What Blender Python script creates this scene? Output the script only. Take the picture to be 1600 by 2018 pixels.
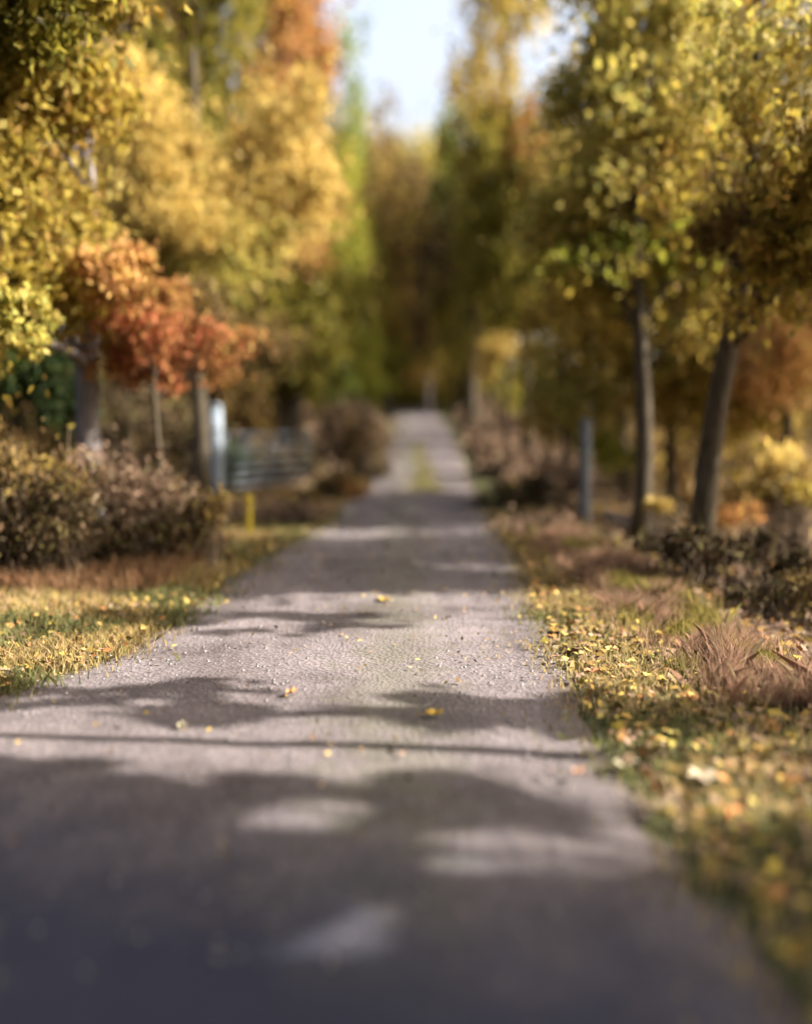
import bpy, math, random
import numpy as np
from mathutils import Vector

for o in list(bpy.data.objects): bpy.data.objects.remove(o)
S = bpy.context.scene
COL = S.collection
R = math.radians
rng = np.random.default_rng(7)
random.seed(7)

# ------------------------------------------------------------------ camera, sky, sun, exposure
CAM_Z = 1.6
PITCH = R(5.57)
cam_d = bpy.data.cameras.new('camera'); cam = bpy.data.objects.new('camera', cam_d); COL.objects.link(cam)
cam.location = (0, 0, CAM_Z); cam.rotation_euler = (R(90) - PITCH, 0, 0)
cam_d.sensor_fit = 'VERTICAL'; cam_d.sensor_height = 24; cam_d.lens = 23.05
cam_d.clip_start = 0.05; cam_d.clip_end = 3000
cam_d.dof.use_dof = True
cam_d.dof.focus_distance = 6.3
cam_d.dof.aperture_fstop = 23.05 / 1000 / 0.14      # aperture diameter 0.14 m
cam_d.dof.aperture_ratio = 1.15
S.camera = cam

SUN_EL, SUN_AZ = R(36), R(-2)          # azimuth measured from +x towards +y
SUN = np.array([math.cos(SUN_EL) * math.cos(SUN_AZ), math.cos(SUN_EL) * math.sin(SUN_AZ), math.sin(SUN_EL)])
w = bpy.data.worlds.new('World'); S.world = w; w.use_nodes = True
nt = w.node_tree; bg = nt.nodes['Background']
sky = nt.nodes.new('ShaderNodeTexSky'); sky.sky_type = 'NISHITA'; sky.sun_disc = False
sky.sun_elevation = SUN_EL; sky.sun_rotation = math.pi / 2 - SUN_AZ
sky.air_density = 1.0; sky.dust_density = 6.0; sky.ozone_density = 1.0
tcw = nt.nodes.new('ShaderNodeTexCoord'); sxw = nt.nodes.new('ShaderNodeSeparateXYZ'); nt.links.new(tcw.outputs['Generated'], sxw.inputs[0])
nzw = nt.nodes.new('ShaderNodeTexNoise'); nzw.inputs['Scale'].default_value = 2.2; nzw.inputs['Detail'].default_value = 6; nt.links.new(tcw.outputs['Generated'], nzw.inputs[0])
adw = nt.nodes.new('ShaderNodeMath'); adw.operation = 'ADD'; nt.links.new(sxw.outputs[1], adw.inputs[0]); nt.links.new(nzw.outputs[0], adw.inputs[1])
mrw = nt.nodes.new('ShaderNodeMapRange'); mrw.inputs[1].default_value = .85; mrw.inputs[2].default_value = 1.45; mrw.inputs[4].default_value = .75; nt.links.new(adw.outputs[0], mrw.inputs[0])
mxw = nt.nodes.new('ShaderNodeMix'); mxw.data_type = 'RGBA'; nt.links.new(mrw.outputs[0], mxw.inputs[0]); nt.links.new(sky.outputs[0], mxw.inputs[6])
mxw.inputs[7].default_value = (2.4, 2.55, 2.85, 1)       # cloud white added to brighten the sky ahead
nt.links.new(mxw.outputs[2], bg.inputs[0]); bg.inputs[1].default_value = 0.10
sd = bpy.data.lights.new('sun', 'SUN'); sd.energy = 5.0; sd.angle = R(0.53); sd.color = (1.0, 0.94, 0.88)
so = bpy.data.objects.new('sun', sd); COL.objects.link(so); so.location = (20, 0, 20)
so.rotation_euler = Vector(SUN).to_track_quat('Z', 'Y').to_euler()
S.view_settings.view_transform = 'Standard'; S.view_settings.look = 'None'
S.view_settings.gamma = 1; S.view_settings.exposure = 2.08
S.cycles.use_denoising = True
S.cycles.max_bounces = 7; S.cycles.diffuse_bounces = 4; S.cycles.transmission_bounces = 4

# ------------------------------------------------------------------ helpers
F = 1938.0
_c, _s = math.cos(PITCH), math.sin(PITCH)
def ray(px, py):
    u, v = (px - 800) / F, (1009 - py) / F
    return np.array([u, _c + v * _s, -_s + v * _c])
def at(px, py, D):
    r = ray(px, py); return np.array([0, 0, CAM_Z]) + r * (D / r[1])
def sstep(a, b, t):
    t = np.clip((t - a) / (b - a), 0, 1); return t * t * (3 - 2 * t)
def H(x, y):
    x = np.asarray(x, float); y = np.asarray(y, float)
    t = np.clip((y - 20) / 32, 0, 1)
    z = 1.95 * t ** 1.4 - 1.6 * sstep(55, 80, y)
    dr = sstep(2.3, 4.2, x) * (1 - sstep(24, 34, y)); z = z - .35 * dr
    bank = sstep(1.5, 3.2, np.abs(x - .4)) * sstep(19, 26, y) * .5
    z = z + bank
    z = z + .22 * sstep(3, 6, -x) * sstep(6, 11, y)
    off = sstep(1.3, 3.0, np.abs(x))
    z = z + off * .05 * np.sin(x * 1.7 + 1) * np.sin(y * 1.1) + .02 * off * np.sin(x * 4.1) * np.cos(y * 3.3)
    z = z + .9 * sstep(9, 30, np.abs(x))
    return z
def ground(px, py):
    r = ray(px, py); o = np.array([0, 0, CAM_Z])
    for t in np.arange(1.5, 120, .05):
        p = o + r * t
        if p[2] <= H(p[0], p[1]): return p
    return o + r * 120

def tag(o, label=None, cat=None, group=None, kind=None):
    for k, v in (('label', label), ('category', cat), ('group', group), ('kind', kind)):
        if v: o[k] = v
    return o
def empty(name, loc=(0, 0, 0)):
    o = bpy.data.objects.new(name, None); o.empty_display_size = .3; o.location = loc; COL.objects.link(o); return o

def mat(name, build, rough=.85, spec=.3):
    m = bpy.data.materials.new(name); m.use_nodes = True
    n = m.node_tree.nodes; l = m.node_tree.links; b = n['Principled BSDF']
    b.inputs['Roughness'].default_value = rough; b.inputs['Specular IOR Level'].default_value = spec
    build(n, l, b); return m
def noise(n, l, scale, detail=4, vec=None, rough=.6):
    t = n.new('ShaderNodeTexNoise'); t.inputs['Scale'].default_value = scale
    t.inputs['Detail'].default_value = detail; t.inputs['Roughness'].default_value = rough
    if vec is not None: l.new(vec, t.inputs['Vector'])
    return t
def ramp(n, l, src, stops):
    r = n.new('ShaderNodeValToRGB'); e = r.color_ramp.elements
    while len(e) < len(stops): e.new(.5)
    for k, (p, c) in enumerate(stops): e[k].position = p; e[k].color = (*c, 1)
    l.new(src, r.inputs[0]); return r
def mixc(n, l, f, a, b, mode='MIX'):
    m = n.new('ShaderNodeMix'); m.data_type = 'RGBA'; m.blend_type = mode
    for s, i in ((f, 0), (a, 6), (b, 7)):
        if hasattr(s, 'is_output'): l.new(s, m.inputs[i])
        elif isinstance(s, tuple): m.inputs[i].default_value = (*s, 1)
        else: m.inputs[i].default_value = s
    return m.outputs[2]
def bump(n, l, b, h, st, d=.02):
    k = n.new('ShaderNodeBump'); k.inputs['Strength'].default_value = st; k.inputs['Distance'].default_value = d
    l.new(h, k.inputs['Height']); l.new(k.outputs[0], b.inputs['Normal'])

def m_leaf(n, l, b):
    a = n.new('ShaderNodeAttribute'); a.attribute_name = 'Col'
    l.new(a.outputs['Color'], b.inputs['Base Color'])
    tr = n.new('ShaderNodeBsdfTranslucent'); l.new(a.outputs['Color'], tr.inputs[0])
    mx = n.new('ShaderNodeMixShader'); mx.inputs[0].default_value = .5
    l.new(b.outputs[0], mx.inputs[1]); l.new(tr.outputs[0], mx.inputs[2])
    l.new(mx.outputs[0], n['Material Output'].inputs[0])
M_LEAF = mat('leaf', m_leaf, .7, .2)
def m_dry(n, l, b):
    a = n.new('ShaderNodeAttribute'); a.attribute_name = 'Col'; l.new(a.outputs['Color'], b.inputs['Base Color'])
M_DRY = mat('dry_leaf', m_dry, .85, .15)
def barkm(name, c1, c2):
    def f(n, l, b):
        tc = n.new('ShaderNodeTexCoord'); mp = n.new('ShaderNodeMapping'); mp.inputs['Scale'].default_value = (9, 9, 1.6)
        l.new(tc.outputs['Object'], mp.inputs[0]); t = noise(n, l, 2.2, 6, mp.outputs[0])
        r = ramp(n, l, t.outputs[0], [(.35, c1), (.65, c2)]); l.new(r.outputs[0], b.inputs['Base Color'])
        bump(n, l, b, t.outputs[0], .8, .03)
    return mat(name, f, .95, .1)
BARK = barkm('brown_bark', (.035, .028, .018), (.085, .068, .045))
BARK_G = barkm('grey_bark', (.10, .085, .08), (.2, .175, .165))
BARK_P = barkm('pale_bark', (.2, .2, .18), (.42, .41, .37))
def m_ground(n, l, b):
    tc = n.new('ShaderNodeTexCoord'); v = tc.outputs['Object']
    r1 = ramp(n, l, noise(n, l, 9, 8, v, .7).outputs[0], [(.3, (.04, .027, .018)), (.5, (.09, .06, .04)), (.62, (.14, .1, .06)), (.75, (.18, .13, .07))])
    r2 = ramp(n, l, noise(n, l, 12, 6, v).outputs[0], [(.3, (.04, .045, .018)), (.6, (.10, .10, .04)), (.8, (.18, .15, .06))])
    sx = n.new('ShaderNodeSeparateXYZ'); l.new(v, sx.inputs[0])
    ab = n.new('ShaderNodeMath'); ab.operation = 'ABSOLUTE'; l.new(sx.outputs[0], ab.inputs[0])
    ad = n.new('ShaderNodeMath'); ad.operation = 'ADD'; l.new(ab.outputs[0], ad.inputs[0])
    l.new(noise(n, l, .9, 4, v).outputs[0], ad.inputs[1])
    k = ramp(n, l, ad.outputs[0], [(0, (1, 1, 1)), (1, (0, 0, 0))])
    mr = n.new('ShaderNodeMapRange'); mr.inputs[1].default_value = 2.2; mr.inputs[2].default_value = 3.2
    mr.inputs[3].default_value = 1; mr.inputs[4].default_value = 0; l.new(ad.outputs[0], mr.inputs[0])
    l.new(mixc(n, l, mr.outputs[0], r1.outputs[0], r2.outputs[0]), b.inputs['Base Color'])
    bump(n, l, b, noise(n, l, 25, 6, v).outputs[0], .9, .05)
M_GROUND = mat('woodland_soil', m_ground, .95, .1)
def m_road(n, l, b):
    tc = n.new('ShaderNodeTexCoord'); v = tc.outputs['Object']
    big = ramp(n, l, noise(n, l, 1.1, 5, v).outputs[0], [(.3, (.108, .094, .095)), (.7, (.172, .152, .156))])
    fine = noise(n, l, 60, 6, v, .8)
    fr = ramp(n, l, fine.outputs[0], [(.3, (.55, .53, .52)), (.5, (.95, .95, .95)), (.72, (1.35, 1.3, 1.22))])
    c = mixc(n, l, 1.0, big.outputs[0], fr.outputs[0], 'MULTIPLY')
    vo = n.new('ShaderNodeTexVoronoi'); vo.inputs['Scale'].default_value = 38; l.new(v, vo.inputs['Vector'])
    vr = ramp(n, l, vo.outputs['Color'], [(.2, (.8, .78, .78)), (.8, (1.15, 1.12, 1.08))])
    c = mixc(n, l, .8, c, vr.outputs[0], 'MULTIPLY')
    st = ramp(n, l, noise(n, l, .55, 9, v, .75).outputs[0], [(.36, (.66, .62, .60)), (.5, (1, 1, 1)), (.66, (1.16, 1.14, 1.12))])
    c = mixc(n, l, .9, c, st.outputs[0], 'MULTIPLY')
    mq = n.new('ShaderNodeMapping'); mq.inputs['Scale'].default_value = (7, .5, 1); l.new(v, mq.inputs[0])
    wt = ramp(n, l, noise(n, l, 1, 6, mq.outputs[0], .7).outputs[0], [(.35, (.86, .84, .83)), (.65, (1.08, 1.07, 1.06))])
    c = mixc(n, l, .8, c, wt.outputs[0], 'MULTIPLY')
    # mossy grass strip between the wheel tracks
    sx = n.new('ShaderNodeSeparateXYZ'); l.new(v, sx.inputs[0])
    a1 = n.new('ShaderNodeMath'); a1.operation = 'SUBTRACT'; l.new(sx.outputs[0], a1.inputs[0]); a1.inputs[1].default_value = -.05
    a2 = n.new('ShaderNodeMath'); a2.operation = 'ABSOLUTE'; l.new(a1.outputs[0], a2.inputs[0])
    a3 = n.new('ShaderNodeMapRange'); a3.inputs[1].default_value = .1; a3.inputs[2].default_value = .75
    a3.inputs[3].default_value = .22; a3.inputs[4].default_value = -.05; l.new(a2.outputs[0], a3.inputs[0])
    a4 = n.new('ShaderNodeMath'); a4.operation = 'ADD'; l.new(a3.outputs[0], a4.inputs[0]); l.new(noise(n, l, 5, 8, v, .75).outputs[0], a4.inputs[1])
    a5 = n.new('ShaderNodeMapRange'); a5.inputs[1].default_value = .58; a5.inputs[2].default_value = .75; a5.inputs[4].default_value = .5; l.new(a4.outputs[0], a5.inputs[0])
    c = mixc(n, l, a5.outputs[0], c, (.10, .095, .06))
    # bluish asphalt at track mouth, darkened to paint in foreground shade, fading to gravel
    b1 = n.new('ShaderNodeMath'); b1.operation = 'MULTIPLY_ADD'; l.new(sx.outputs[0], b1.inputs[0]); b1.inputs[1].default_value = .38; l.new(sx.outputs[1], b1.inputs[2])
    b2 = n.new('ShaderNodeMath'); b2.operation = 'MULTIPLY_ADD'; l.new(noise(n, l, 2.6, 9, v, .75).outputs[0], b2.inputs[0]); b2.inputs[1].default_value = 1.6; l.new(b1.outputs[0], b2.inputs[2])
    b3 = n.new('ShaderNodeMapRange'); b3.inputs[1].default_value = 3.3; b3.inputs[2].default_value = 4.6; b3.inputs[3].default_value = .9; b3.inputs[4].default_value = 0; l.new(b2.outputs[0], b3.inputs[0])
    shade_tar = ramp(n, l, noise(n, l, 90, 5, v, .8).outputs[0], [(.35, (.013, .017, .036)), (.6, (.026, .031, .058)), (.8, (.06, .065, .09))])
    c = mixc(n, l, b3.outputs[0], c, shade_tar.outputs[0])
    # soil and leaf crumbs over the road edges
    ea = n.new('ShaderNodeAttribute'); ea.attribute_name = 'edge'
    e1 = n.new('ShaderNodeMath'); e1.operation = 'MULTIPLY_ADD'; l.new(noise(n, l, 4, 9, v, .8).outputs[0], e1.inputs[0]); e1.inputs[1].default_value = 1.5; l.new(ea.outputs['Fac'], e1.inputs[2])
    e2 = n.new('ShaderNodeMapRange'); e2.inputs[1].default_value = 1.05; e2.inputs[2].default_value = 1.5; e2.inputs[4].default_value = .85; l.new(e1.outputs[0], e2.inputs[0])
    soil = ramp(n, l, noise(n, l, 22, 6, v, .7).outputs[0], [(.35, (.06, .045, .028)), (.55, (.12, .09, .055)), (.75, (.16, .14, .06))])
    c = mixc(n, l, e2.outputs[0], c, soil.outputs[0])
    l.new(c, b.inputs['Base Color'])
    ah = n.new('ShaderNodeMath'); ah.operation = 'ADD'; l.new(fine.outputs[0], ah.inputs[0]); l.new(vo.outputs['Distance'], ah.inputs[1])
    bump(n, l, b, ah.outputs[0], .7, .015)
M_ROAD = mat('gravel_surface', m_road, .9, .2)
def flatmat(name, c1, c2, sc=14, rough=.8, metal=0):
    def f(n, l, b):
        tc = n.new('ShaderNodeTexCoord'); t = noise(n, l, sc, 5, tc.outputs['Object'])
        r = ramp(n, l, t.outputs[0], [(.35, c1), (.7, c2)]); l.new(r.outputs[0], b.inputs['Base Color'])
        b.inputs['Metallic'].default_value = metal; bump(n, l, b, t.outputs[0], .3, .01)
    return mat(name, f, rough, .3)
M_GALV = flatmat('galvanised_metal', (.08, .09, .10), (.14, .16, .18), 9, .5, .4)
M_WOODP = flatmat('weathered_post_wood', (.09, .095, .1), (.15, .16, .16), 8, .9)
M_WHITE = flatmat('pale_painted_metal', (.14, .17, .19), (.21, .24, .27), 6, .6)
M_YEL = flatmat('yellow_plastic', (.42, .3, .02), (.5, .37, .03), 10, .5)
M_STONE = flatmat('pebble_stone', (.13, .12, .11), (.26, .24, .22), 30, .9)

def link(name, me, m, parent=None, org=None):
    if m is not None: me.materials.append(m)
    o = bpy.data.objects.new(name, me); COL.objects.link(o)
    if parent is not None: o.parent = parent
    return o

def tubes(segs, n=9):
    """segs: list of (points, radii) polylines -> one mesh"""
    V, Fc = [], []
    for pts, rad in segs:
        base = len(V); pts = [np.array(p, float) for p in pts]
        for i, p in enumerate(pts):
            d = pts[min(i + 1, len(pts) - 1)] - pts[max(i - 1, 0)]; d /= np.linalg.norm(d) + 1e-9
            up = np.array([1., 0, 0]) if abs(d[0]) < .8 else np.array([0, 1., 0])
            a = np.cross(d, up); a /= np.linalg.norm(a); bb = np.cross(d, a)
            for k in range(n):
                t = 2 * math.pi * k / n; V.append(tuple(p + rad[i] * (math.cos(t) * a + math.sin(t) * bb)))
        for i in range(len(pts) - 1):
            for k in range(n):
                k2 = (k + 1) % n
                Fc.append((base + i * n + k, base + i * n + k2, base + (i + 1) * n + k2, base + (i + 1) * n + k))
        Fc.append(tuple(base + k for k in range(n))[::-1]); Fc.append(tuple(base + (len(pts) - 1) * n + k for k in range(n)))
    return V, Fc
def mesh_of(name, V, Fc, smooth=True):
    me = bpy.data.meshes.new(name); me.from_pydata(V, [], Fc); me.update()
    if smooth: me.polygons.foreach_set('use_smooth', [True] * len(me.polygons))
    return me
def wobbly(p0, p1, r0, r1, n=7, wob=.06, flare=False):
    p0 = np.array(p0, float); p1 = np.array(p1, float); L = np.linalg.norm(p1 - p0); pts, rad = [], []
    ph = random.random() * 6
    for i in range(n + 1):
        t = i / n; q = p0 + (p1 - p0) * t
        e = math.sin(math.pi * t) * wob * L * .5
        q = q + np.array([math.sin(ph + t * 5) * e, math.cos(ph * 1.7 + t * 4) * e, 0])
        r = r0 + (r1 - r0) * t
        if flare and i == 0: r *= 1.45
        pts.append(q); rad.append(r)
    return pts, rad

def quads(name, C, size, colr, m, parent=None, aspect=1.7, upbias=0., flat=False, origin=None):
    """leaf-sized rhombi at C; size (N,), colr (N,3)"""
    N = len(C)
    d = rng.normal(size=(N, 3)); d[:, 2] += upbias * rng.choice([-1, 1], N) if upbias else 0
    if flat: d[:, 2] *= .25
    d /= np.linalg.norm(d, axis=1)[:, None]
    e = rng.normal(size=(N, 3))
    if flat: e[:, 2] *= .25
    e -= (e * d).sum(1)[:, None] * d; e /= np.linalg.norm(e, axis=1)[:, None]
    s = size[:, None] * .5
    nrm = np.cross(d, e) * s * .25
    V = np.stack([C - d * s * aspect ** .5, C + e * s / aspect ** .5 + nrm, C + d * s * aspect ** .5, C - e * s / aspect ** .5 + nrm], 1).reshape(-1, 3)
    me = bpy.data.meshes.new(name); me.vertices.add(N * 4); me.loops.add(N * 4); me.polygons.add(N)
    me.vertices.foreach_set('co', V.ravel())
    me.loops.foreach_set('vertex_index', np.arange(N * 4))
    me.polygons.foreach_set('loop_start', np.arange(0, N * 4, 4)); me.polygons.foreach_set('loop_total', np.full(N, 4))
    me.update()
    a = me.color_attributes.new('Col', 'FLOAT_COLOR', 'POINT')
    cc = np.ones((N, 4, 4)); cc[:, :, :3] = np.clip(colr, 0, 1)[:, None, :]
    a.data.foreach_set('color', cc.ravel())
    return link(name, me, m, parent)

PAL = {
 'gold':   [(.80, .55, .15), (.90, .64, .17), (.70, .49, .14), (.56, .44, .12)],
 'yellow': [(.66, .53, .11), (.56, .48, .10), (.72, .56, .16), (.42, .40, .09)],
 'olive':  [(.26, .23, .035), (.34, .29, .04), (.18, .17, .03), (.42, .34, .05)],
 'olgold': [(.54, .40, .07), (.64, .48, .08), (.38, .30, .06), (.44, .27, .06)],
 'brown':  [(.20, .12, .045), (.28, .17, .06), (.14, .10, .035), (.32, .22, .05)],
 'orange': [(.56, .24, .08), (.62, .30, .10), (.44, .22, .07), (.58, .36, .09)],
 'peach':  [(.85, .46, .18), (.90, .55, .18), (.75, .38, .14), (.85, .60, .16)],
 'red':    [(.68, .22, .10), (.58, .20, .08), (.72, .34, .12), (.40, .20, .07)],
 'green':  [(.20, .28, .05), (.28, .36, .05), (.14, .22, .05), (.38, .40, .07)],
 'lime':   [(.40, .42, .05), (.47, .46, .06), (.32, .37, .05), (.52, .45, .07)],
 'dkgreen':[(.06, .10, .03), (.09, .15, .05), (.12, .15, .04), (.05, .08, .03)],
 'dkbrown':[(.10, .065, .035), (.15, .09, .04), (.08, .06, .03), (.16, .13, .04)],
 'dusty':  [(.36, .23, .15), (.44, .28, .18), (.26, .165, .10), (.30, .23, .13)],
}
def pick(pal, N, jit=.12):
    p = np.array(PAL[pal]) * .60; g = p.mean(1, keepdims=True); p = p * 1.0 + g * .0; c = p[rng.integers(0, len(p), N)]
    return c * (1 + rng.normal(0, jit, (N, 1)))

# where sunlight reaches the near road and verges (gaps that the off-frame crowns leave)
_L = rng.random((64, 64))
def vnoise(x, y):
    xi = np.floor(x).astype(int); yi = np.floor(y).astype(int); fx = x - xi; fy = y - yi; fx = fx * fx * (3 - 2 * fx); fy = fy * fy * (3 - 2 * fy)
    g = lambda a, b: _L[a % 64, b % 64]
    return (g(xi, yi) * (1 - fx) + g(xi + 1, yi) * fx) * (1 - fy) + (g(xi, yi + 1) * (1 - fx) + g(xi + 1, yi + 1) * fx) * fy
def fbm(x, y): return (vnoise(x, y) + .5 * vnoise(2.1 * x + 7, 2.1 * y + 3) + .3 * vnoise(4.3 * x + 1, 4.3 * y + 9)) / 1.8 - .5
SPOTS = [(-.38, 3.72, .20, .11), (.12, 3.55, .12, .07), (.48, 3.45, .32, .13), (.2, 3.3, .1, .05), (-.24, 2.86, .2, .10), (-.05, 3.15, .08, .04), (.75, 3.0, .1, .06), (.9,3.62,.2,.12)]
def shade(x, y):
    """desired share of leaves kept for landing point x,y (arrays)"""
    x0, y0 = x, y
    x = x0 + .75 * fbm(x0 * 2.3, y0 * 5.5 + 11) + rng.normal(0, .03, len(x0))
    y = y0 + .50 * fbm(x0 * 2.6 + 31, y0 * 6 + 5) + rng.normal(0, .02, len(x0))
    k = np.ones_like(x)
    wav = 4.12 + .10 * np.sin(x * 3 + 1) + .06 * np.sin(x * 8) - .30 * sstep(-.1, .9, x) - .10 * sstep(-.6, -.1, x)
    lit = (y > wav) & (y < 8.3)
    k[lit] = 0.0
    def ell(cx, cy, rx, ry, v):
        m = ((x - cx) / rx) ** 2 + ((y - cy) / ry) ** 2 < 1 + .25 * np.sin(x * 9) * np.sin(y * 14); k[m] = v
    for a in [(.55, 5.25, .62, .26), (.0, 5.08, .50, .13), (1.2, 5.0, .5, .2), (2.2, 4.95, .7, .25), (-1.55, 5.55, .75, .22), (-1.25, 5.15, .45, .15), (-2.2, 5.4, .4, .2)]: ell(*a, 1)
    for a in [(-.9, 7.7, .55, .16), (-.35, 7.3, .4, .1), (-1.2, 7.15, .4, .10), (-2.1,7.6,.6,.25)]: ell(*a, .8)
    ell(-1.55, 5.42, .25, .1, 0)
    xs_ = x0 + .5 * fbm(x0 * 5 + 3, y0 * 11); ys_ = y0 + .26 * fbm(x0 * 6 + 9, y0 * 12 + 4)
    for a in SPOTS: k[((xs_ - a[0]) / (a[2] * 1.75)) ** 2 + ((ys_ - a[1]) / (a[3] * 2.0)) ** 2 < 1] = 0
    fl = fbm(x0 * 3.2 + 17, y0 * 7.5 + 23); k[(fl > .20) & (y0 < 4.3)] *= .05
    fl = fbm(x0 * 1.8 + 7, y0 * 3.1 + 2); k[(fl > .10) & (y0 > 8.3) & (y0 < 20)] *= .12
    fl = fbm(x0 * 2.4 + 3, y0 * 6 + 40); k[(fl > .13) & (y0 > 4.7) & (y0 < 5.9)] *= .05
    m = (y >= 8.3) & (y < 8.9) & (x > -1.3); k[m] = .25
    m = (y >= 8.9) & (y < 9.9); k[m] = .9
    m = (y >= 9.9) & (y < 10.5); k[m] = .2
    m = (y >= 10.5) & (y < 12.3); k[m] = .9
    m = (y >= 12.3) & (y < 13.8) & (x < -.3); k[m] = .1
    m = (x > 1.45) & (y > 4.6) & (y < 13.5); k[m] *= .12
    m = (x < -1.9) & (y > 5.6) & (y < 12) & ~((y > 7.3) & (y < 8.2)); k[m] = .12
    m = (y >= 20.8) & (y < 48) & (np.abs(x - .4) < 3); k[m] = np.where(np.sin(2 * math.pi * (y[m] - 20.8) / (1.2 + .09 * (y[m] - 20.8))) > -.1, .03, .9)
    return k
def landing(C):
    t = C[:, 2] / SUN[2]; return C[:, 0] - SUN[0] * t, C[:, 1] - SUN[1] * t
def sun_filter(C):
    x, y = landing(C)
    near = (C[:, 0] > .8) & (x > -5.5) & (x < 2.9) & (y > 2.2) & (y < 48)
    k = np.ones(len(C)); k[near] = shade(x[near], y[near])
    return rng.random(len(C)) < k

def fill(center, rad, n, sub=9, tight=.26):
    """leaf points clustered inside an ellipsoid"""
    m = max(3, n // 60)
    d = rng.normal(size=(m, 3)); d /= np.linalg.norm(d, axis=1)[:, None]
    cc = d * (rng.random((m, 1)) ** .45)
    i = rng.integers(0, m, n)
    p = cc[i] + rng.normal(size=(n, 3)) * tight * rng.uniform(.5, 1.2, (m, 1))[i]
    t_ = rng.random(n) < .22; p[t_] *= 1.45
    p[:, 2] *= 1.08
    return np.array(center) + p * np.array(rad)

def tree(name, label, cat, base, top_h, r0, clumps, leaf, bark=BARK, lean=(0, 0), group=None, flt=True, limbs=True, limbr=.35, cull_px=True):
    """clumps: (center xyz, radii xyz, count, palette)"""
    base = np.array(base, float)
    root = empty(name, tuple(base)); tag(root, label, cat, group)
    org = base.copy()
    topp = base + np.array([lean[0], lean[1], top_h])
    segs = [wobbly(base - [0, 0, .15], topp, r0, r0 * .3, 10, .03, True)]
    tp, _ = segs[0]
    if limbs:
        for (c, rd, n, pal) in clumps:
            c = np.array(c, float)
            zi = min(max((c[2] - rd[2] * 1.1 - base[2]) / max(top_h, .1), .42), .85)
            k = int(zi * 10); s = tp[k]; rr = r0 * (1 - .7 * zi)
            segs.append(wobbly(s, c, rr * .5 * limbr / .35, rr * .12, 6, .12))
            for _ in range(3):
                e = c + rng.normal(size=3) * np.array(rd) * .6
                q = s + (c - s) * random.uniform(.4, .8)
                segs.append(wobbly(q, e, rr * .18, rr * .05, 4, .15))
    V, Fc = tubes([([p - org for p in pts], rad) for pts, rad in segs], 8)
    link('trunk', mesh_of('trunk', V, Fc), bark, root)
    P, Cc = [], []
    for (c, rd, n, pal) in clumps:
        n = int(n * 1.35); p = fill(c, rd, n)
        m_ = int(n * .38); q_ = rng.normal(size=(5, 3)); q_ /= np.linalg.norm(q_, axis=1)[:, None]; ii = rng.integers(0, 5, m_)
        p[:m_] = np.array(c) + (q_[ii] * rng.uniform(.9, 1.35, (5, 1))[ii] + rng.normal(size=(m_, 3)) * .24) * np.array(rd); cl = pick(pal, n)
        # neighbouring sprays differ a little in colour
        ph = np.sin(p[:, 0] * 1.3 + p[:, 2] * 1.9) * np.cos(p[:, 1] * 1.1 + p[:, 2]); cl = cl * (1 + .12 * ph[:, None])
        P.append(p); Cc.append(cl)
    P = np.concatenate(P); Cc = np.concatenate(Cc)
    if flt:
        k = sun_filter(P); P, Cc = P[k], Cc[k]
    if name in ('sky_block_tree', 'roadside_tree', 'young_roadside_tree'):      # these stand outside the frame
        k = ~((P[:, 1] > 0) & (np.abs(P[:, 0]) < .46 * P[:, 1] + .4) & (P[:, 2] < 2.1 + .47 * P[:, 1])); P, Cc = P[k], Cc[k]
    k = P[:, 2] > H(P[:, 0], P[:, 1]) + .05; P, Cc = P[k], Cc[k]
    quads('crown', P - org, leaf * .78 * rng.uniform(.6, 1.35, len(P)), Cc, M_LEAF, root)
    return root

def pc(px, py, rx, ry, D, n, pal, dz=1.0):
    """clump given by where it stands in the frame and its distance"""
    c = at(px, py, D); k = D / F
    return (tuple(c), (rx * k, (rx + ry) * .5 * k * dz, ry * k), n, pal)

# ------------------------------------------------------------------ ground, road
xs = np.concatenate([np.linspace(-300, -14, 24), np.linspace(-13, 13, 131), np.linspace(14, 300, 24)])
ys = np.concatenate([np.linspace(-60, 0, 12), np.linspace(.25, 30, 120), np.linspace(30.5, 90, 100), np.linspace(95, 900, 40)])
X, Y = np.meshgrid(xs, ys)
RL = [(-20, -9), (0, -9), (2.5, -9), (3.6, -5.2), (4.5, -3.2), (5.5, -2.35), (6.6, -1.95), (8.6, -1.8), (10, -1.75), (14, -1.33), (18, -1.1), (21.6, -.9), (30, -.72), (40, -.6), (52, -.8), (75, -.6)]
RR = [(-20, 1.3), (0, 1.25), (2.8, 1.12), (4.5, 1.02), (6.6, 1.05), (8.6, 1.12), (10, 1.25), (14, 1.33), (18, 1.45), (21.6, 1.56), (30, 1.75), (40, 1.9), (52, 1.5), (75, 1.8)]
def rl(y): return np.interp(y, *zip(*RL)) + .03 * np.sin(y * 5.1) + .03 * np.sin(y * 14.7) + .02 * np.sin(y * 37)
def rr(y): return np.interp(y, *zip(*RR)) + .03 * np.sin(y * 4.3 + 2) + .03 * np.sin(y * 12.9) + .02 * np.sin(y * 33)
inside = (X > rl(Y) + .08) & (X < rr(Y) - .08) & (Y < 74)
Z = H(X, Y) - np.where(inside, .05, 0)
nx, ny = len(xs), len(ys)
idx = np.arange(nx * ny).reshape(ny, nx)
Fq = np.stack([idx[:-1, :-1], idx[:-1, 1:], idx[1:, 1:], idx[1:, :-1]], -1).reshape(-1, 4)
me = mesh_of('ground', np.stack([X, Y, Z], -1).reshape(-1, 3).tolist(), Fq.tolist())
tag(link('ground', me, M_GROUND), kind='structure')
V, Fc = [], []
yy = np.concatenate([np.linspace(-20, 1, 20), np.linspace(1.2, 60, 300), np.linspace(61, 75, 15)])
NX = 40
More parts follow.
